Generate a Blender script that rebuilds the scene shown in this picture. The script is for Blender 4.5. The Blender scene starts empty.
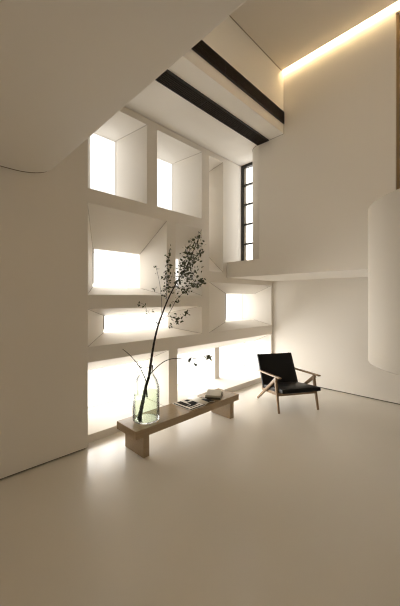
import bpy, bmesh, math, random
from mathutils import Vector, Matrix

S2 = math.sqrt(2.0)
F, HZ, EYE = 297.0, 298.3, 1.6
sc = bpy.context.scene
C = sc.collection

# ------------------------------------------------------------------ camera
cd = bpy.data.cameras.new('camera')
cam = bpy.data.objects.new('camera', cd)
C.objects.link(cam)
cd.sensor_fit = 'HORIZONTAL'
cd.sensor_width = 36.0
cd.lens = F / 400.0 * 36.0
cd.shift_y = -(303.0 - HZ) / 400.0
cd.clip_start = 0.02
cam.location = (0, 0, EYE)
cam.rotation_euler = (math.radians(90), 0, math.radians(-45))
sc.camera = cam

# ------------------------------------------------------------------ world, exposure
WORLD_COL, WORLD_STR = (1.0, 0.83, 0.61), 0.24
PANE_COL, PANE_STR = (1.0, 0.96, 0.89), 1.2
DAY_COL, DAY_W, DAY_SPREAD = (1.0, 0.97, 0.92), 9.6, 112
DAY_SWING = 9.0
DAY_SHARE = (0.12, 0.0, 0.2, 0.8, 0.0, 1.0, 0.17, 0.8, 0.92)
COVE_COL, COVE_STR = (1.0, 0.76, 0.44), 46.0
EXPOSURE = 1.12
w = bpy.data.worlds.new('world')
sc.world = w
w.use_nodes = True
w.node_tree.nodes['Background'].inputs[0].default_value = (*WORLD_COL, 1)
w.node_tree.nodes['Background'].inputs[1].default_value = WORLD_STR
ld = bpy.data.lights.new('upper_fill', 'AREA')       # added unseen fill by the soffit face, brightens the upper wall
ld.shape, ld.size, ld.size_y = 'RECTANGLE', 2.2, 0.7
ld.color, ld.energy, ld.spread = (1.0, 0.88, 0.70), 5.0, math.radians(130)
lo = bpy.data.objects.new('upper_fill', ld)
C.objects.link(lo)
lo.location, lo.rotation_euler = (0.98, 0.9, 4.0), (0, math.radians(-75), 0)
sc.view_settings.view_transform = 'Standard'
sc.view_settings.look = 'None'
sc.view_settings.gamma = 1.0
sc.view_settings.use_curve_mapping = False
sc.view_settings.exposure = EXPOSURE
sc.cycles.use_denoising = True
sc.cycles.filter_width = 1.15
sc.cycles.max_bounces = 14
sc.cycles.diffuse_bounces = 8
sc.cycles.glossy_bounces = 6
sc.cycles.transmission_bounces = 12
sc.cycles.transparent_max_bounces = 16
sc.cycles.sample_clamp_indirect = 8.0


# ------------------------------------------------------------------ materials
def mat(name, col, rough=0.5, metal=0.0, spec=0.5, noise=None, bump=None, rough_noise=None,
        wave=None, coat=0.0):
    m = bpy.data.materials.new(name)
    m.use_nodes = True
    nt = m.node_tree
    b = nt.nodes['Principled BSDF']
    b.inputs['Base Color'].default_value = (*col, 1)
    b.inputs['Roughness'].default_value = rough
    b.inputs['Metallic'].default_value = metal
    b.inputs['Specular IOR Level'].default_value = spec
    b.inputs['Coat Weight'].default_value = coat
    tc = nt.nodes.new('ShaderNodeTexCoord')
    if noise:                                   # (scale, second colour, stretch)
        mp = nt.nodes.new('ShaderNodeMapping')
        mp.inputs['Scale'].default_value = noise[2]
        nt.links.new(tc.outputs['Object'], mp.inputs['Vector'])
        n = nt.nodes.new('ShaderNodeTexNoise')
        n.inputs['Scale'].default_value = noise[0]
        n.inputs['Detail'].default_value = 6
        nt.links.new(mp.outputs[0], n.inputs['Vector'])
        r = nt.nodes.new('ShaderNodeValToRGB')
        r.color_ramp.elements[0].position = 0.2
        r.color_ramp.elements[1].position = 0.8
        r.color_ramp.elements[0].color = (*col, 1)
        r.color_ramp.elements[1].color = (*noise[1], 1)
        nt.links.new(n.outputs['Fac'], r.inputs[0])
        nt.links.new(r.outputs[0], b.inputs['Base Color'])
    if rough_noise:                             # (scale, low, high)
        n = nt.nodes.new('ShaderNodeTexNoise')
        n.inputs['Scale'].default_value = rough_noise[0]
        n.inputs['Detail'].default_value = 2
        nt.links.new(tc.outputs['Object'], n.inputs['Vector'])
        mr = nt.nodes.new('ShaderNodeMapRange')
        mr.inputs['From Min'].default_value = 0.3
        mr.inputs['From Max'].default_value = 0.7
        mr.inputs['To Min'].default_value = rough_noise[1]
        mr.inputs['To Max'].default_value = rough_noise[2]
        nt.links.new(n.outputs['Fac'], mr.inputs['Value'])
        nt.links.new(mr.outputs[0], b.inputs['Roughness'])
    if bump:                                    # (scale, strength)
        n = nt.nodes.new('ShaderNodeTexNoise')
        n.inputs['Scale'].default_value = bump[0]
        n.inputs['Detail'].default_value = 5
        nt.links.new(tc.outputs['Object'], n.inputs['Vector'])
        bp = nt.nodes.new('ShaderNodeBump')
        bp.inputs['Strength'].default_value = bump[1]
        bp.inputs['Distance'].default_value = 0.01
        nt.links.new(n.outputs['Fac'], bp.inputs['Height'])
        nt.links.new(bp.outputs[0], b.inputs['Normal'])
    return m


def emit(name, col, strength):
    m = bpy.data.materials.new(name)
    m.use_nodes = True
    nt = m.node_tree
    nt.nodes.clear()
    o = nt.nodes.new('ShaderNodeOutputMaterial')
    e = nt.nodes.new('ShaderNodeEmission')
    e.inputs[0].default_value = (*col, 1)
    e.inputs[1].default_value = strength
    nt.links.new(e.outputs[0], o.inputs[0])
    return m


def clear_glass(name, tint, rough=0.0, ior=1.12, cloudy=0.0):
    m = bpy.data.materials.new(name)
    m.use_nodes = True
    nt = m.node_tree
    nt.nodes.clear()
    o = nt.nodes.new('ShaderNodeOutputMaterial')
    t = nt.nodes.new('ShaderNodeBsdfTransparent')
    t.inputs[0].default_value = (*tint, 1)
    g = nt.nodes.new('ShaderNodeBsdfGlossy')
    g.inputs['Roughness'].default_value = rough
    f = nt.nodes.new('ShaderNodeFresnel')
    f.inputs['IOR'].default_value = ior
    n = nt.nodes.new('ShaderNodeTexNoise')
    n.inputs['Scale'].default_value = 60
    tc = nt.nodes.new('ShaderNodeTexCoord')
    nt.links.new(tc.outputs['Object'], n.inputs['Vector'])
    bp = nt.nodes.new('ShaderNodeBump')
    bp.inputs['Strength'].default_value = 0.35
    bp.inputs['Distance'].default_value = 0.01
    nt.links.new(n.outputs['Fac'], bp.inputs['Height'])
    nt.links.new(bp.outputs[0], g.inputs['Normal'])
    nt.links.new(bp.outputs[0], f.inputs['Normal'])
    mx = nt.nodes.new('ShaderNodeMixShader')
    nt.links.new(f.outputs[0], mx.inputs[0])
    nt.links.new(t.outputs[0], mx.inputs[1])
    nt.links.new(g.outputs[0], mx.inputs[2])
    if cloudy:
        tr = nt.nodes.new('ShaderNodeBsdfTranslucent')
        tr.inputs[0].default_value = (*tint, 1)
        m2 = nt.nodes.new('ShaderNodeMixShader')
        m2.inputs[0].default_value = cloudy
        nt.links.new(mx.outputs[0], m2.inputs[1])
        nt.links.new(tr.outputs[0], m2.inputs[2])
        mx = m2
    nt.links.new(mx.outputs[0], o.inputs[0])
    return m


M = {}
M['plaster'] = mat('plaster', (0.79, 0.755, 0.70), 0.65, spec=0.25,
                   noise=(1.3, (0.782, 0.747, 0.692), (1, 1, 1)), bump=(45, 0.03))
M['floor'] = mat('microcement', (0.71, 0.67, 0.60), 0.24, spec=0.5,
                 noise=(1.2, (0.69, 0.65, 0.58), (1, 1, 1)))
M['ceiling_lightened'] = mat('ceiling_lightened', (0.92, 0.895, 0.85), 0.65, spec=0.25, bump=(45, 0.02))  # whiter than the plaster to make up for missing light on the low ceiling
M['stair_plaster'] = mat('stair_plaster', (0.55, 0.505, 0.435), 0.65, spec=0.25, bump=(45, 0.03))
M['brown_panel'] = mat('brown_panel', (0.30, 0.19, 0.09), 0.5)
M['black_metal'] = mat('black_metal', (0.012, 0.010, 0.009), 0.45)
M['vent_slat'] = mat('vent_slat', (0.045, 0.037, 0.028), 0.7, spec=0.15)
M['vent_back'] = mat('vent_back', (0.006, 0.005, 0.004), 0.8)
M['gap_shade'] = mat('gap_shade', (0.05, 0.035, 0.025), 0.8)
M['joint'] = mat('joint', (0.16, 0.12, 0.085), 0.8)
M['window_frame'] = mat('window_frame', (0.10, 0.085, 0.07), 0.5)
M['pane'] = emit('daylight_pane', PANE_COL, PANE_STR)
M['pane_dim'] = emit('daylight_pane_dim', PANE_COL, PANE_STR * 0.62)  # weaker glow, keeps the niche sides from washing out
M['pane_tall'] = emit('daylight_pane_tall', PANE_COL, PANE_STR * 1.4)
M['cove'] = emit('cove_led', COVE_COL, COVE_STR)
M['bench'] = mat('bench_veneer', (0.38, 0.28, 0.17), 0.22, spec=0.5,
                 noise=(9, (0.32, 0.23, 0.135), (0.6, 6, 6)))
M['ash'] = mat('ash_wood', (0.32, 0.215, 0.12), 0.42,
               noise=(14, (0.23, 0.15, 0.08), (6, 6, 1)))
M['leather'] = mat('black_leather', (0.004, 0.0034, 0.003), 0.45, spec=0.22, bump=(120, 0.08))
M['paper'] = mat('paper', (0.74, 0.70, 0.62), 0.55)
M['page_black'] = mat('page_black', (0.010, 0.009, 0.008), 0.8, spec=0.1)
M['page_tan'] = mat('page_tan', (0.45, 0.33, 0.18), 0.5)
M['cover_beige'] = mat('cover_beige', (0.52, 0.48, 0.39), 0.6, noise=(30, (0.48, 0.44, 0.35), (1, 1, 1)))
M['cover_dark'] = mat('cover_dark', (0.06, 0.05, 0.035), 0.5)
M['cover_olive'] = mat('cover_olive', (0.09, 0.075, 0.045), 0.55)
M['bark'] = mat('bark', (0.018, 0.013, 0.010), 0.8, bump=(60, 0.5))
M['leaf'] = mat('leaf', (0.035, 0.042, 0.018), 0.5, noise=(22, (0.10, 0.11, 0.05), (1, 1, 1)))
M['glass'] = clear_glass('vase_glass', (0.97, 0.985, 0.97))
M['water'] = clear_glass('pale_green_water', (0.89, 0.935, 0.865), cloudy=0.02)


# ------------------------------------------------------------------ helpers
def obj(name, bm, material, parent=None, smooth=False, bevel=0.0, seg=2):
    bmesh.ops.recalc_face_normals(bm, faces=bm.faces[:])
    me = bpy.data.meshes.new(name)
    bm.to_mesh(me)
    bm.free()
    if smooth:
        for p in me.polygons:
            p.use_smooth = True
    if isinstance(material, (list, tuple)):
        for m in material:
            me.materials.append(m)
    else:
        me.materials.append(material)
    o = bpy.data.objects.new(name, me)
    C.objects.link(o)
    if parent:
        o.parent = parent
    if bevel:
        b = o.modifiers.new('bevel', 'BEVEL')
        b.width = bevel
        b.segments = seg
        b.limit_method = 'ANGLE'
        b.angle_limit = math.radians(35)
    return o


def empty(name, loc, rz=0.0):
    o = bpy.data.objects.new(name, None)
    o.empty_display_size = 0.1
    C.objects.link(o)
    o.location = loc
    o.rotation_euler = (0, 0, rz)
    return o


def tag(o, label, cat, group=None):
    o['label'] = label
    o['category'] = cat
    if group:
        o['group'] = group
    return o


def struct(o, label=None):
    o['kind'] = 'structure'
    if label:
        o['label'] = label
    return o


def box(bm, x0, x1, y0, y1, z0, z1, mi=0):
    vs = [bm.verts.new((x, y, z)) for z in (z0, z1) for y in (y0, y1) for x in (x0, x1)]
    for f in ((0, 1, 3, 2), (4, 6, 7, 5), (0, 4, 5, 1), (1, 5, 7, 3), (3, 7, 6, 2), (2, 6, 4, 0)):
        bm.faces.new([vs[i] for i in f]).material_index = mi
    return vs


def boxes(*bs):
    bm = bmesh.new()
    for b in bs:
        box(bm, *b)
    return bm


def prism(bm, pts, z0, z1):
    a = [bm.verts.new((x, y, z0)) for x, y in pts]
    b = [bm.verts.new((x, y, z1)) for x, y in pts]
    n = len(pts)
    bm.faces.new(a)
    bm.faces.new(b)
    for i in range(n):
        j = (i + 1) % n
        bm.faces.new((a[i], a[j], b[j], b[i]))


def lathe(bm, prof, n=48, cx=0, cy=0, cap0=True, cap1=True):
    rings = []
    for r, z in prof:
        rings.append([bm.verts.new((cx + r * math.cos(2 * math.pi * k / n),
                                    cy + r * math.sin(2 * math.pi * k / n), z)) for k in range(n)])
    for a, b in zip(rings, rings[1:]):
        for k in range(n):
            j = (k + 1) % n
            bm.faces.new((a[k], a[j], b[j], b[k]))
    if cap0:
        bm.faces.new(rings[0])
    if cap1:
        bm.faces.new(rings[-1])


def tube(bm, pts, radii, n=7):
    pts = [Vector(p) for p in pts]
    rings = []
    for i, p in enumerate(pts):
        d = (pts[min(i + 1, len(pts) - 1)] - pts[max(i - 1, 0)]).normalized()
        a = d.cross(Vector((0.3, 0.9, 0.1)))
        if a.length < 1e-3:
            a = d.cross(Vector((1, 0, 0)))
        a.normalize()
        b = d.cross(a)
        r = radii[i]
        rings.append([bm.verts.new(p + a * (r * math.cos(2 * math.pi * k / n)) + b * (r * math.sin(2 * math.pi * k / n)))
                      for k in range(n)])
    for a, b in zip(rings, rings[1:]):
        for k in range(n):
            j = (k + 1) % n
            bm.faces.new((a[k], a[j], b[j], b[k]))
    bm.faces.new(rings[0])
    bm.faces.new(rings[-1])


def beam(bm, p0, p1, w0, t0, w1, t1, across=Vector((1, 0, 0))):
    """tapered square bar: w along `across`, t along the third direction"""
    p0, p1 = Vector(p0), Vector(p1)
    d = (p1 - p0).normalized()
    u = (across - d * across.dot(d)).normalized()
    v = d.cross(u)
    q = []
    for p, ww, tt in ((p0, w0, t0), (p1, w1, t1)):
        q.append([bm.verts.new(p + u * (sx * ww / 2) + v * (sy * tt / 2))
                  for sx, sy in ((-1, -1), (1, -1), (1, 1), (-1, 1))])
    bm.faces.new(q[0])
    bm.faces.new(q[1])
    for k in range(4):
        j = (k + 1) % 4
        bm.faces.new((q[0][k], q[0][j], q[1][j], q[1][k]))


def on_y(px, py, Y):
    """the place on the upright plane at distance Y that the eye sees at a picture position -> (X, z)"""
    t = (px - 200.0) / F
    d = Y * S2 / (1 - t)
    return d * (1 + t) / S2, EYE + (HZ - py) * d / F


def at(px, py, d):
    t = (px - 200.0) / F
    return Vector((d * (1 + t) / S2, d * (1 - t) / S2, EYE + (HZ - py) * d / F))


# ------------------------------------------------------------------ room shell
XR = 5.27          # lower right wall
XU = 3.83          # upper wall and gallery edge
YG = 3.20          # window wall
YL = 3.075         # left wall panel
XL = 1.391
ZC, ZH = 3.94, 4.80

struct(obj('floor', boxes((-3.2, 5.6, -3.2, 4.4, -0.1, 0.0)), M['floor']))

# left wall panel, standing a finger's width off the floor
struct(obj('wall_left', boxes((-3.2, XL, YL, YG - 0.002, 0.016, 5.0)), M['plaster'], bevel=0.004))
struct(obj('shadow_gap_left', boxes((-3.2, XL - 0.02, YL + 0.025, YG - 0.01, 0.0, 0.016)), M['gap_shade']))  # dark strip, the shade of the gap put into its colour

# lower right wall
struct(obj('wall_right', boxes((XR, XR + 0.2, -3.2, YG, 0.014, 5.0)), M['plaster'], bevel=0.003))
struct(obj('wall_rear_blocker', boxes((-3.2, XR, -3.4, -3.2, 0.0, 5.0)), M['plaster']))  # unseen wall added to dim the left and window walls
struct(obj('shadow_gap_right', boxes((XR + 0.02, XR + 0.2, -3.2, YG, 0.0, 0.014)), M['gap_shade']))  # dark strip coloured as the shade under the wall

# gallery slab
struct(obj('ceiling_gallery', boxes((XU, XR, -3.2, YG - 0.002, 1.943, 2.20)), M['plaster'], bevel=0.002))

# upper wall with a rounded end
def arc(cx, cy, r, a0, a1, n=14):
    return [(cx + r * math.cos(math.radians(a0 + (a1 - a0) * k / n)),
             cy + r * math.sin(math.radians(a0 + (a1 - a0) * k / n))) for k in range(n + 1)]

bm = bmesh.new()
prism(bm, [(XU, 0.787)] + arc(XU + 0.23, 2.56, 0.23, 180, 90) + [(4.24, 2.79), (4.24, 0.787)], 2.20, 5.0)
o = struct(obj('wall_upper', bm, M['plaster'], smooth=False))
for p in o.data.polygons:
    p.use_smooth = abs(p.normal.z) < 0.5 and p.area < 0.15
struct(obj('wall_header', boxes((XU, 4.24, -3.2, 0.787, 4.74, 5.0)), M['plaster']))
struct(obj('trim_1', boxes((XU + 0.025, 4.24, 0.762, 0.787, 2.20, 4.74)), M['brown_panel'], bevel=0.002),
       'brown timber lining of the opening at the end of the upper wall')

jb = bmesh.new()
tube(jb, [(XU, y, ZC) for y in (2.145, 2.56)] + [(x, y, ZC) for x, y in arc(XU + 0.23, 2.56, 0.23, 180, 90)[1:]], [0.003] * 16, 6)
tube(jb, [(XU, 2.145, ZC), (XU, 2.145, ZH)], [0.003] * 2, 6)
obj('joint', jb, M['joint'], o)

# curved stair balustrade hanging in front of the upper opening
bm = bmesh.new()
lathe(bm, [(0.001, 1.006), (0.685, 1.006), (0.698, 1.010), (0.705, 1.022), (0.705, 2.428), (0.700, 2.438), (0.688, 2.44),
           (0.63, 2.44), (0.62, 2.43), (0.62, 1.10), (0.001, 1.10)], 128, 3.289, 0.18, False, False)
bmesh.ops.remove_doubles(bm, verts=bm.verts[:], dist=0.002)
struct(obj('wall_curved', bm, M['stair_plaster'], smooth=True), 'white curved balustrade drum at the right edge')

# deep soffit over the left of the room with one rounded corner
rs = 0.25
bm = bmesh.new()
prism(bm, [(-3.2, -3.2), (0.95, -3.2), (0.95, YL - 0.004 - rs)] + arc(0.95 - rs, YL - 0.004 - rs, rs, 0, 90)[1:] +
      [(-3.2, YL - 0.004)], 2.756, 5.0)
o = struct(obj('ceiling_soffit', bm, M['plaster'], bevel=0.012, seg=3))
jb = bmesh.new()
tube(jb, [(-3.2, YL - 0.004, 2.760)] + [(x, y, 2.756) for x, y in arc(0.95 - rs, YL - 0.004 - rs, rs - 0.006, 90, 20, 10)], [0.0045] * 8 + [0.004, 0.003, 0.002, 0.001], 6)
obj('joint', jb, M['joint'], o)

# bulkhead: low ceiling in front of the window wall; high ceiling; lid over the light slot
struct(obj('ceiling_bulkhead', boxes((0.5, 4.5, 2.145, YG + 0.3, ZC, 5.0)), M['ceiling_lightened']))
struct(obj('ceiling', boxes((0.5, XU - 0.062, -3.2, 2.137, ZH, ZH + 0.06)), M['plaster']))
jb = bmesh.new()
tube(jb, [(0.5, 2.141, ZH), (XU - 0.062, 2.141, ZH)], [0.004] * 2, 6)
obj('joint', jb, M['joint'], bpy.data.objects['ceiling'])
struct(obj('ceiling_slot', boxes((0.5, XR + 0.2, -3.2, 2.145, 5.0, 5.05)), M['plaster']))

# ------------------------------------------------------------------ window wall with splayed niches
ZS = 0.085
def Z(px, py, Y): return on_y(px, py, Y)[1]
def X(px, Y): return on_y(px, 0, Y)[0]
YB = 3.62
# front rect (x0,x1,z0,z1), back plane, back rect, pane distance behind the back plane
niches = [
    ((1.44, 2.233, 2.822, 3.845), 3.82, (X(90.3, 3.82), X(118, 3.82), 2.86, Z(118, 140, 3.82)), 0.06),
    ((2.394, 3.243, 2.822, 3.845), 3.82, (2.42, X(175, 3.82), 2.86, Z(175, 162.7, 3.82)), 0.06),
    ((3.40, 3.737, 2.03, 3.845), 3.70, (3.44, 3.655, 2.52, 3.69), 0.25),
    ((1.44, 2.556, 1.64, 2.66), YB, (X(92.7, YB), X(139.5, YB), Z(92.7, 286.8, YB), Z(115, 251.4, YB)), 0.30),
    ((2.714, 3.243, 1.64, 2.66), 3.66, (2.86, X(180, 3.66), 1.78, Z(180, 259, 3.66)), 0.02),
    ((1.44, 3.243, 1.06, 1.482), YB, (X(103.5, YB), X(168, YB), Z(103.5, 332.5, YB), Z(103.5, 315.5, YB)), 0.22),
    ((3.407, 5.225, 1.06, 1.855), YB, (X(225.5, YB), X(254, YB), Z(225.5, 322, YB), Z(225.5, 293.5, YB)), 0.30),
    ((1.44, 2.592, ZS, 0.888), YB, (1.50, X(146.2, YB), 0.145, Z(146.2, 360, YB)), 0.22),
    ((2.749, 5.22, ZS, 0.888), YB, (2.86, X(253.2, YB), 0.135, Z(180, 354, YB)), 0.22),
]
YBACK = 4.40

def sheet(bm, Y, x0, x1, z0, z1, holes):
    xs = sorted({x0, x1, *[h[0] for h in holes], *[h[1] for h in holes]})
    zs = sorted({z0, z1, *[h[2] for h in holes], *[h[3] for h in holes]})
    for a, b in zip(xs, xs[1:]):
        for c, d in zip(zs, zs[1:]):
            mx, mz = (a + b) / 2, (c + d) / 2
            if any(h[0] < mx < h[1] and h[2] < mz < h[3] for h in holes):
                continue
            bm.faces.new([bm.verts.new(p) for p in ((a, Y, c), (b, Y, c), (b, Y, d), (a, Y, d))])

def rect(h, Y):
    return [(h[0], Y, h[2]), (h[1], Y, h[2]), (h[1], Y, h[3]), (h[0], Y, h[3])]

bm = bmesh.new()
gx0, gx1, gz1 = 1.2, XR + 0.2, ZC - 0.012
sheet(bm, YG, gx0, gx1, 0.0, gz1, [n[0] for n in niches])
sheet(bm, YBACK, gx0, gx1, 0.0, gz1, [n[2] for n in niches])
for p in (((gx0, 0), (gx1, 0)), ((gx1, 0), (gx1, gz1)), ((gx1, gz1), (gx0, gz1)), ((gx0, gz1), (gx0, 0))):
    (a, c), (b, d) = p
    bm.faces.new([bm.verts.new(q) for q in ((a, YG, c), (b, YG, d), (b, YBACK, d), (a, YBACK, c))])
for fr, yb, bk, dp in niches:
    r0, r1, r2 = rect(fr, YG), rect(bk, yb), rect(bk, YBACK)
    for ra, rb in ((r0, r1), (r1, r2)):
        for k in range(4):
            j = (k + 1) % 4
            bm.faces.new([bm.verts.new(q) for q in (ra[k], ra[j], rb[j], rb[k])])
bmesh.ops.remove_doubles(bm, verts=bm.verts[:], dist=0.0005)
wall_back = struct(obj('wall_back', bm, M['plaster']))

def daylight(x0, x1, y, z0, z1, watts, swing, tilt):
    """daylight of one window, laid across its glass in strips turned towards the right wall"""
    if watts <= 0:
        return
    n = max(1, math.ceil((x1 - x0) / 0.42))
    wd = (x1 - x0) / n
    for k in range(n):
        ld = bpy.data.lights.new('daylight', 'AREA')
        ld.shape = 'RECTANGLE'
        ld.size, ld.size_y = wd * 0.96, (z1 - z0) * 0.96
        ld.color = DAY_COL
        ld.energy = watts * wd * (z1 - z0)
        ld.spread = math.radians(DAY_SPREAD)
        lo = bpy.data.objects.new('daylight', ld)
        C.objects.link(lo)
        lo.location = (x0 + wd * (k + .5), y - 0.01 - 0.5 * wd * math.sin(math.radians(swing)), (z0 + z1) / 2)
        lo.rotation_euler = (math.radians(-90 + tilt), 0, math.radians(swing))

jb = bmesh.new()
for fr, yb, bk, dp in niches:
    for a, b in zip(rect(fr, YG), rect(bk, yb)):
        tube(jb, [a, b], [0.0024, 0.0024], 6)
obj('joint', jb, M['joint'], wall_back)

for i, (fr, yb, bk, dp) in enumerate(niches):
    y = yb + dp
    x0, x1, z0, z1 = bk
    e = 0.003
    bm = boxes((x0, x0 + e, y, y + 0.05, z0, z1), (x1 - e, x1, y, y + 0.05, z0, z1),
               (x0 + e, x1 - e, y, y + 0.05, z0, z0 + e), (x0 + e, x1 - e, y, y + 0.05, z1 - e, z1))
    fo = struct(obj('window_%d' % (i + 1), bm, M['plaster']))
    bm = boxes((x0 + e, x1 - e, y + 0.02, y + 0.03, z0 + e, z1 - e))
    obj('pane', bm, M['pane_dim' if i in (0, 1, 4) else 'pane'], fo)
    daylight(x0, x1, y, z0, z1, DAY_W * DAY_SHARE[i], DAY_SWING, 0)
    if i in (3, 5, 6, 7, 8):
        jy0, jy1 = yb - 0.004, yb + 0.012
        obj('jamb', boxes((x0 - 0.002, x0 + 0.012, jy0, jy1, z0 + 0.04, z1)), M['window_frame'], fo)
        if i != 3 and i != 6:
            obj('head', boxes((x0 + 0.012, x1, jy0 + 0.006, jy1, z1 - 0.004, z1 + 0.002)), M['window_frame'], fo)
# post between the two lights of the wide lowest window
x0, x1 = X(215, YB), X(219.5, YB)
struct(obj('trim_2', boxes((x0, x1, YB, YB + 0.22, 0.1, Z(180, 354, YB) + 0.01)), M['plaster']),
       'plain post dividing the wide lowest window')

# tall black-framed window in the bay beside the upper wall
XW = 4.23
bm = boxes((XW, XW + 0.07, YG - 0.034, YG - 0.001, 2.20, ZC - 0.002), (XW, XW + 0.07, 2.79, 2.83, 2.20, ZC - 0.002),
           (XW, XW + 0.07, 2.83, YG - 0.034, ZC - 0.05, ZC - 0.002), (XW, XW + 0.07, 2.83, YG - 0.034, 2.20, 2.24))
fo = struct(obj('window_10', bm, M['black_metal']), 'tall narrow window with black glazing bars')
for py in (185.2, 204.8, 224.6, 244.2):
    t = (246 - 200) / F
    d = (XW + 0.02) * S2 / (1 + t)
    z = EYE + (HZ - py) * d / F
    obj('glazing_bar', boxes((XW + 0.005, XW + 0.05, 2.83, YG - 0.034, z - 0.013, z + 0.013)), M['black_metal'], fo)
obj('casement', boxes((XW + 0.04, XW + 0.065, YG - 0.075, YG - 0.034, 2.24, ZC - 0.05)), M['plaster'], fo)
obj('pane', boxes((XW + 0.075, XW + 0.08, 2.79, YG - 0.001, 2.20, ZC - 0.002)), M['pane_tall'], fo)

# ------------------------------------------------------------------ vents and cove light
def vent(name, label, horizontal, a0, a1, n, fixed):
    """slatted grille: long along X from 0.95 to the upper wall"""
    x0, x1 = 0.96, XU - 0.012
    root = empty(name, (x0, a0 if horizontal else fixed, fixed if horizontal else a0))
    tag(root, label, 'vent', 'black linear air grilles')
    off = Vector(root.location)
    L = x1 - x0
    wdt = a1 - a0
    def b3(u0, u1, q0, q1, p0, p1):
        # p = proud of the surface
        if horizontal:
            return (u0, u1, q0, q1, -p1, -p0)
        return (u0, u1, -p1, -p0, q0, q1)
    obj('backing', boxes(b3(0, L, 0, wdt, 0.001, 0.003)), M['vent_back'], root)
    fb = [b3(0, L, 0, 0.008, 0.003, 0.016), b3(0, L, wdt - 0.008, wdt, 0.003, 0.016),
          b3(0, 0.008, 0.008, wdt - 0.008, 0.003, 0.016), b3(L - 0.008, L, 0.008, wdt - 0.008, 0.003, 0.016)]
    obj('frame', boxes(*fb), M['black_metal'], root)
    step = (wdt - 0.016) / n
    for k in range(n):
        q = 0.008 + step * (k + 0.5)
        obj('slat', boxes(b3(0.008, L - 0.008, q - step * 0.22, q + step * 0.22, 0.003, 0.013)), M['vent_slat'], root)
    obj('divider', boxes(b3(L * 0.55, L * 0.55 + 0.006, 0.008, wdt - 0.008, 0.003, 0.0145)), M['black_metal'], root)
    return root

vent('air_grille', 'black slatted air grille along the upright face of the bulkhead, the upper one', False, 4.073, 4.237, 6, 2.145)
vent('air_grille', 'black slatted air grille in the low ceiling, nearer the window wall', True, 2.38, 2.575, 7, ZC)

o = obj('cove_light', boxes((XU - 0.088, XU - 0.063, -3.0, 2.15, 4.862, 4.880)), M['cove'])
tag(o, 'warm strip light hidden in the slot along the top of the upper wall', 'light')
# ------------------------------------------------------------------ bench
BX0, BX1, BY0, BY1, BZ = 1.604, 3.232, 2.485, 2.855, 0.297
bench = empty('low_bench', ((BX0 + BX1) / 2, (BY0 + BY1) / 2, 0))
tag(bench, 'long low brown wooden bench in front of the lit window wall', 'bench')
hx, hy = (BX1 - BX0) / 2, (BY1 - BY0) / 2
obj('seat', boxes((-hx, hx, -hy, hy, 0.217, BZ)), M['bench'], bench, bevel=0.003)
for sx in (-1, 1):
    x = sx * (hx - 0.13)
    obj('leg', boxes((x - 0.036, x + 0.036, -hy + 0.012, hy - 0.012, 0.0, 0.2165)), M['bench'], bench, bevel=0.003)

# ------------------------------------------------------------------ vase, water, branch
VX, VY = 1.850, 2.670
vase = empty('glass_vase', (VX, VY, BZ + 0.0005))
tag(vase, 'clear greenish glass vase half filled with water on the bench', 'vase')
R = 0.143
prof = [(0.002, 0.0), (R * .9, 0.0), (R * .98, 0.008), (R, 0.025), (R, 0.315), (R * .985, 0.345), (R * .93, 0.375), (R * .84, 0.415),
        (R * .66, 0.46), (R * .54, 0.49), (R * .50, 0.52), (R * .50, 0.56), (R * .53, 0.575)]
th = 0.006
inner = [(r - th, max(z, 0.014)) for r, z in prof[1:]][::-1]
bm = bmesh.new()
lathe(bm, prof + inner + [(0.002, 0.014)], 64, 0, 0, False, False)
obj('body', bm, M['glass'], vase, smooth=True)
bm = bmesh.new()
rw = R - th - 0.001
lathe(bm, [(0.002, 0.0145), (rw * .9, 0.0145), (rw, 0.03), (rw, 0.292), (0.002, 0.292)], 64, 0, 0, False, False)
bmesh.ops.remove_doubles(bm, verts=bm.verts[:], dist=0.003)
obj('water', bm, M['water'], vase, smooth=False)

rng = random.Random(11)
DV = (VX + VY) / S2
branch = empty('leafy_branch', (VX, VY, BZ + 0.02))
tag(branch, 'tall dark branch with small green leaves leaning out of the glass vase', 'branch')
B0 = Vector(branch.location)

def catmull(pts, sub=6):
    out = []
    n = len(pts)
    for i in range(n - 1):
        p0, p1, p2, p3 = pts[max(i - 1, 0)], pts[i], pts[i + 1], pts[min(i + 2, n - 1)]
        for k in range(sub):
            t = k / sub
            out.append(0.5 * ((2 * p1) + (p2 - p0) * t + (2 * p0 - 5 * p1 + 4 * p2 - p3) * t * t +
                              (3 * p1 - p0 - 3 * p2 + p3) * t ** 3))
    out.append(pts[-1])
    return out

def stem(px, d0, d1, r0, r1, name='twig'):
    n = len(px)
    pts = [at(x, y, d0 + (d1 - d0) * i / (n - 1)) - B0 for i, (x, y) in enumerate(px)]
    pts = catmull(pts)
    m = len(pts)
    bm = bmesh.new()
    tube(bm, pts, [(r0 + (r1 - r0) * (i / (m - 1)) ** 0.58) * (1 + 0.12 * math.sin(i * 2.3)) for i in range(m)], 8)
    obj(name, bm, M['bark'], branch, smooth=True)
    return pts

trunk_px = [(139.5, 418), (141.5, 408), (144, 396), (146, 386), (149, 376), (151, 362), (152.8, 350), (155, 338), (158, 326),
            (161.5, 316), (166, 304), (171.5, 292), (178, 280.5), (184.5, 270), (190, 259), (194.5, 248), (199.5, 237)]
trunk = stem(trunk_px, DV, DV + 0.16, 0.026, 0.003, 'trunk')
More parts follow.
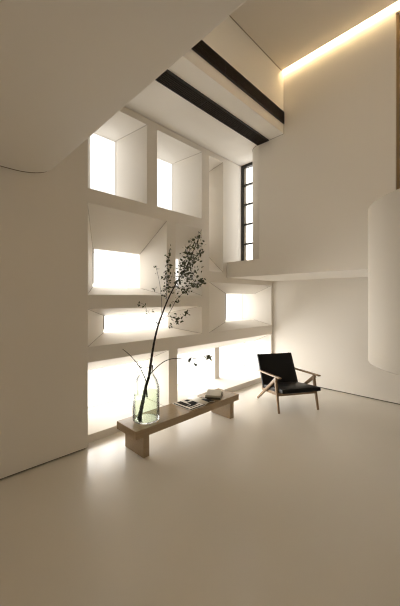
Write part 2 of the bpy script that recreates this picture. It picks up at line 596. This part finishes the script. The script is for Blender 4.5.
# knots where the shoots leave, and a second short stub beside the trunk
stem([(147, 397), (146.5, 391), (145, 385)], DV + .01, DV + .01, 0.010, 0.008, 'stub')
stem([(141, 416), (143.5, 402), (145, 392)], DV - .02, DV - .02, 0.011, 0.009, 'stub')
tw = {}
tw['left'] = stem([(146.5, 383), (144.5, 377), (139.5, 367), (133, 358.5), (127.5, 353), (122.5, 349)], DV, DV - .12, 0.0062, 0.003)
tw['right'] = stem([(149.5, 375), (156, 368), (163.5, 362), (171, 359), (178, 358.5), (188, 359), (199, 358)], DV, DV - .1, 0.006, 0.0034)
tw['r2'] = stem([(188, 359), (192, 361), (196.5, 364.5)], DV - .08, DV - .12, 0.003, 0.002)
tw['r3'] = stem([(199, 358), (204, 357), (208, 357.3)], DV - .1, DV - .14, 0.003, 0.002)
tw['mid'] = stem([(161, 319.5), (166.5, 316.5), (172, 308), (177, 299), (185, 291.5), (194, 285.5), (204, 280)], DV + .05, DV - .08, 0.0045, 0.0015)
tw['up'] = stem([(161.5, 317), (161.8, 305), (160.8, 292), (159, 280), (157, 271), (156, 266)], DV + .06, DV + .0, 0.0032, 0.0014)
tw['far'] = stem([(161, 319.5), (152, 315.5), (147, 310), (144.5, 305), (139, 302.5)], DV + .05, DV + .16, 0.0018, 0.0012)
tw['low'] = stem([(167, 316.5), (172, 317), (178, 319.5), (183, 316.5), (188.5, 312.5)], DV + .03, DV - .1, 0.0024, 0.0012)
tw['vert'] = stem([(167, 302.5), (166.3, 290), (166.5, 277), (168, 263), (169.5, 249)], DV + .08, DV + .14, 0.0032, 0.0014)
tw['e1'] = stem([(178, 280.5), (184, 277), (192, 273), (199, 270)], DV + .11, DV + .0, 0.0026, 0.0012)
tw['e2'] = stem([(183, 272), (185, 262), (187, 252), (190, 244)], DV + .12, DV + .24, 0.0026, 0.0012)
tw['e3'] = stem([(187, 265), (193, 260), (198, 255), (201, 248)], DV + .13, DV + .02, 0.0024, 0.0012)
tw['e4'] = stem([(174, 287.5), (179, 288), (186, 286.5), (193, 281)], DV + .1, DV + .02, 0.0024, 0.0012)
tw['e5'] = stem([(171, 293), (168.5, 285), (172, 276), (174, 268)], DV + .1, DV + .2, 0.0022, 0.0012)

fol = bmesh.new()
def leaf(p, size):
    ax = Vector((rng.gauss(0, 1), rng.gauss(0, 1), rng.gauss(0, .8))).normalized()
    s = ax.cross(Vector((rng.gauss(0, 1), rng.gauss(0, 1), rng.gauss(0, 1)))).normalized()
    nrm = ax.cross(s)
    size *= 1.3
    L, W = size, size * rng.uniform(.45, .65)
    mid = [p + ax * (L * k) + nrm * (-0.25 * L * (k * k)) for k in (0, .35, .7, 1)]
    wd = [0, W / 2, W * .42, 0]
    v = [fol.verts.new(mid[0])]
    rows = []
    for k in (1, 2):
        rows.append([fol.verts.new(mid[k] - s * wd[k] + nrm * .12 * W), fol.verts.new(mid[k]),
                     fol.verts.new(mid[k] + s * wd[k] + nrm * .12 * W)])
    tip = fol.verts.new(mid[3])
    a, b = rows
    for f in ((v[0], a[1], a[0]), (v[0], a[2], a[1]), (a[0], a[1], b[1], b[0]), (a[1], a[2], b[2], b[1]), (b[0], b[1], tip), (b[1], b[2], tip)):
        fol.faces.new(f)

def scatter(pts, n, spread, size=0.026, lo=0.0, hi=1.0):
    m = len(pts)
    for _ in range(int(n * 1.6)):
        q = rng.uniform(lo, hi) * (m - 1)
        i = min(int(q), m - 2)
        p = pts[i].lerp(pts[i + 1], q - i)
        p = p + Vector((rng.gauss(0, spread), rng.gauss(0, spread), rng.gauss(0, spread)))
        leaf(p, size * rng.uniform(.7, 1.25))

scatter(trunk, 95, 0.035, 0.028, .74, 1.0)
scatter(tw['e1'], 45, 0.03, 0.028)
scatter(tw['e2'], 48, 0.026, 0.028)
scatter(tw['e3'], 42, 0.024, 0.028)
scatter(tw['e4'], 20, 0.025, 0.027)
scatter(tw['e5'], 8, 0.024, 0.025)
scatter(tw['vert'], 60, 0.022, 0.026, .1, 1.0)
scatter(tw['mid'], 18, 0.018, 0.026, .35, 1.0)
scatter(tw['mid'], 36, 0.022, 0.026, .78, 1.0)
scatter(tw['low'], 16, 0.016, 0.026, .3, 1.0)
scatter(tw['up'], 3, 0.012, 0.024, .75, 1.0)
def bunch(px, py, d, n, spread=0.009, size=0.026):
    c = at(px, py, d) - B0
    for _ in range(n):
        leaf(c + Vector((rng.gauss(0, spread), rng.gauss(0, spread), rng.gauss(0, spread))), size)
for a in ((139, 303.5, DV + .16, 4), (145, 306, DV + .14, 4), (147.5, 311.5, DV + .12, 2), (152, 311, DV + .1, 2), (145, 314, DV + .12, 2),
          (156.5, 323, DV + .02, 4), (154, 289, DV + .02, 5), (170, 324, DV, 7), (170.5, 327, DV, 3), (176, 323, DV - .03, 4), (180, 321.5, DV - .05, 3),
          (185.5, 315.5, DV - .08, 4), (188.5, 313, DV - .1, 4), (189, 359.3, DV - .08, 5, .006, .034), (196.5, 364.5, DV - .12, 7, .008, .034), (207.5, 357.2, DV - .14, 8, .008, .036),
          (156, 266.5, DV, 2), (202, 281, DV - .07, 10), (199.5, 238, DV + .16, 8)):
    bunch(*a)
obj('foliage', fol, M['leaf'], branch)

# ------------------------------------------------------------------ magazine and books on the bench
mag = empty('open_magazine', (2.475, 2.672, BZ + 0.0006))
tag(mag, 'open magazine with black and white pictures lying flat on the bench', 'magazine')
W, H = 0.125, 0.163
bm = boxes((-W, W, -H, H, 0.0, 0.007))
obj('page', bm, M['paper'], mag, bevel=0.001)
# printed pictures on the flat page, one thin ink layer
bm = boxes((-W + .004, W, -H, -H + .022, 0.0072, 0.0076), (-W, -W + .022, -H + .03, H - .02, 0.0072, 0.0076),
           (-W + .05, -W + .12, -H + .13, H - .02, 0.0072, 0.0076), (-W + .06, W - .07, -H + .085, -H + .125, 0.0072, 0.0076),
           (-W + .135, W - .012, -H + .10, -H + .21, 0.0072, 0.0076), (-W + .17, W - .03, -H + .235, H - .03, 0.0072, 0.0076),
           (-W + .05, W - .03, -H + .05, -H + .066, 0.0072, 0.0076))
obj('picture', bm, M['page_black'], mag)
# right-hand pages rise in a shallow curl
def curl(z_off, x0=0.0, x1=0.17, y0=-H, y1=H):
    bm = bmesh.new()
    n, m = 10, 2
    g = []
    for i in range(n + 1):
        u = i / n
        x = W + x0 + (x1 - x0) * u
        z = 0.007 + 0.02 * math.sin(math.pi * min(1, u * 1.15) * .9) + z_off
        g.append([bm.verts.new((x, y0 + (y1 - y0) * k / m, z)) for k in range(m + 1)])
    for i in range(n):
        for k in range(m):
            bm.faces.new((g[i][k], g[i + 1][k], g[i + 1][k + 1], g[i][k + 1]))
    return bm
o = obj('page', curl(-0.001), M['paper'], mag, smooth=True)
s = o.modifiers.new('solid', 'SOLIDIFY'); s.thickness = 0.004; s.offset = -1
o = obj('picture', curl(0.0012, 0.02, 0.165, -H, -H + .13), M['page_black'], mag, smooth=True)
s = o.modifiers.new('solid', 'SOLIDIFY'); s.thickness = 0.0006
o = obj('picture', curl(0.0012, 0.09, 0.16, -H + .17, -H + .25), M['page_tan'], mag, smooth=True)
s = o.modifiers.new('solid', 'SOLIDIFY'); s.thickness = 0.0006

def book(loc, rz, L, Wd, T, cover, label):
    r = empty('book', loc, rz)
    tag(r, label, 'book', 'books stacked on the bench')
    c = 0.003
    # cover boards and spine: spine along the short near end
    bm = boxes((0, L, 0, Wd, 0, c), (0, L, 0, Wd, T - c, T), (0, c, 0, Wd, c, T - c))
    obj('cover', bm, cover, r, bevel=0.0008)
    obj('page_block', boxes((c, L - .006, .005, Wd - .005, c, T - c)), M['paper'], r)
    return r
ang = math.radians(33)
bx, by = 2.872, 2.502
b1 = book((bx, by, BZ + 0.0006), ang, 0.265, 0.205, 0.024, M['cover_olive'], 'olive covered book at the bottom of the small stack on the bench')
b2 = book((bx + .008, by + .012, BZ + 0.0254), ang + math.radians(3), 0.255, 0.195, 0.024, M['cover_beige'], 'beige covered book on top of the small stack on the bench')

# ------------------------------------------------------------------ lounge chair
# local frame: x across (left side as pictured = 0), y towards the back, z up
FL = Vector((3.683, 2.136, 0))
ang = math.atan2(-0.518, 0.855)
chair = empty('lounge_chair', (FL.x, FL.y, 0), ang)
tag(chair, 'low wooden lounge chair with angled legs and black leather cushions by the right wall', 'chair')
CW = 0.617
AX = Vector((1, 0, 0))
for x in (0.0, CW):
    bm = bmesh.new()
    beam(bm, (x, 0.0, 0.0), (x, 0.10, 0.455), 0.028, 0.026, 0.032, 0.045)
    obj('leg', bm, M['ash'], chair, bevel=0.005)
    bm = bmesh.new()
    beam(bm, (x, 0.69, 0.0), (x, 0.07, 0.470), 0.028, 0.028, 0.031, 0.046)
    obj('leg', bm, M['ash'], chair, bevel=0.005)
    bm = bmesh.new()
    beam(bm, (x, -0.035, 0.497), (x, 0.64, 0.452), 0.048, 0.022, 0.034, 0.026)
    obj('arm', bm, M['ash'], chair, bevel=0.008)
    bm = bmesh.new()
    beam(bm, (x + (0.03 if x == 0 else -0.03), 0.06, 0.245), (x + (0.03 if x == 0 else -0.03), 0.58, 0.185), 0.025, 0.045, 0.025, 0.045)
    obj('side_rail', bm, M['ash'], chair, bevel=0.004)
    bm = bmesh.new()
    xx = x + (0.028 if x == 0 else -0.028)
    beam(bm, (xx, 0.535, 0.20), (xx, 0.755, 0.69), 0.024, 0.04, 0.022, 0.026)
    obj('back_post', bm, M['ash'], chair, bevel=0.004)
bm = bmesh.new()
beam(bm, (0.0, 0.058, 0.248), (CW, 0.058, 0.248), 0.03, 0.05, 0.03, 0.05, Vector((0, 1, 0)))
obj('front_rail', bm, M['ash'], chair, bevel=0.004)
bm = bmesh.new()
beam(bm, (0.03, 0.56, 0.20), (CW - .03, 0.56, 0.20), 0.028, 0.045, 0.028, 0.045, Vector((0, 1, 0)))
obj('rear_rail', bm, M['ash'], chair, bevel=0.004)
for k in range(4):
    u = (k + 1) / 4.3
    y, z = 0.545 + .215 * u, 0.22 + .46 * u
    bm = bmesh.new()
    beam(bm, (0.04, y + .004, z), (CW - .04, y + .004, z), 0.014, 0.04, 0.014, 0.04, Vector((0, 1, -.45)))
    obj('back_slat', bm, M['ash'], chair, bevel=0.003)

def cushion(o0, du, dv, dn, U, V, N, puff):
    """soft slab: U across, V along, N thick, gently crowned"""
    bm = bmesh.new()
    n = 12
    def pt(i, j, s):
        a, b = i / n, j / n
        ea = (1 - abs(2 * a - 1) ** 5) * (1 - abs(2 * b - 1) ** 5)
        return o0 + du * (U * a) + dv * (V * b) + dn * (N * .5 + s * (N * .30 + N * .2 * ea + puff * ea))
    top = [[bm.verts.new(pt(i, j, 1)) for j in range(n + 1)] for i in range(n + 1)]
    bot = [[bm.verts.new(pt(i, j, -1)) for j in range(n + 1)] for i in range(n + 1)]
    for i in range(n):
        for j in range(n):
            bm.faces.new((top[i][j], top[i + 1][j], top[i + 1][j + 1], top[i][j + 1]))
            bm.faces.new((bot[i][j], bot[i][j + 1], bot[i + 1][j + 1], bot[i + 1][j]))
    for i in range(n):
        bm.faces.new((top[i][0], bot[i][0], bot[i + 1][0], top[i + 1][0]))
        bm.faces.new((top[i][n], top[i + 1][n], bot[i + 1][n], bot[i][n]))
        bm.faces.new((top[0][i], top[0][i + 1], bot[0][i + 1], bot[0][i]))
        bm.faces.new((top[n][i], bot[n][i], bot[n][i + 1], top[n][i + 1]))
    return bm
sv = Vector((0, 0.56, -0.085)).normalized()
sn = AX.cross(sv).normalized()
bm = cushion(Vector((0.014, -0.08, 0.278)), AX, sv, sn, CW - .02, 0.64, 0.088, 0.006)
obj('seat_cushion', bm, M['leather'], chair, smooth=True, bevel=0.008, seg=3)
bv = Vector((0, 0.215, 0.45)).normalized()
bn = AX.cross(bv).normalized()
bm = cushion(Vector((0.008, 0.475, 0.235)) , AX, bv, -bn, CW - .008, 0.52, 0.08, 0.005)
obj('back_cushion', bm, M['leather'], chair, smooth=True, bevel=0.008, seg=3)
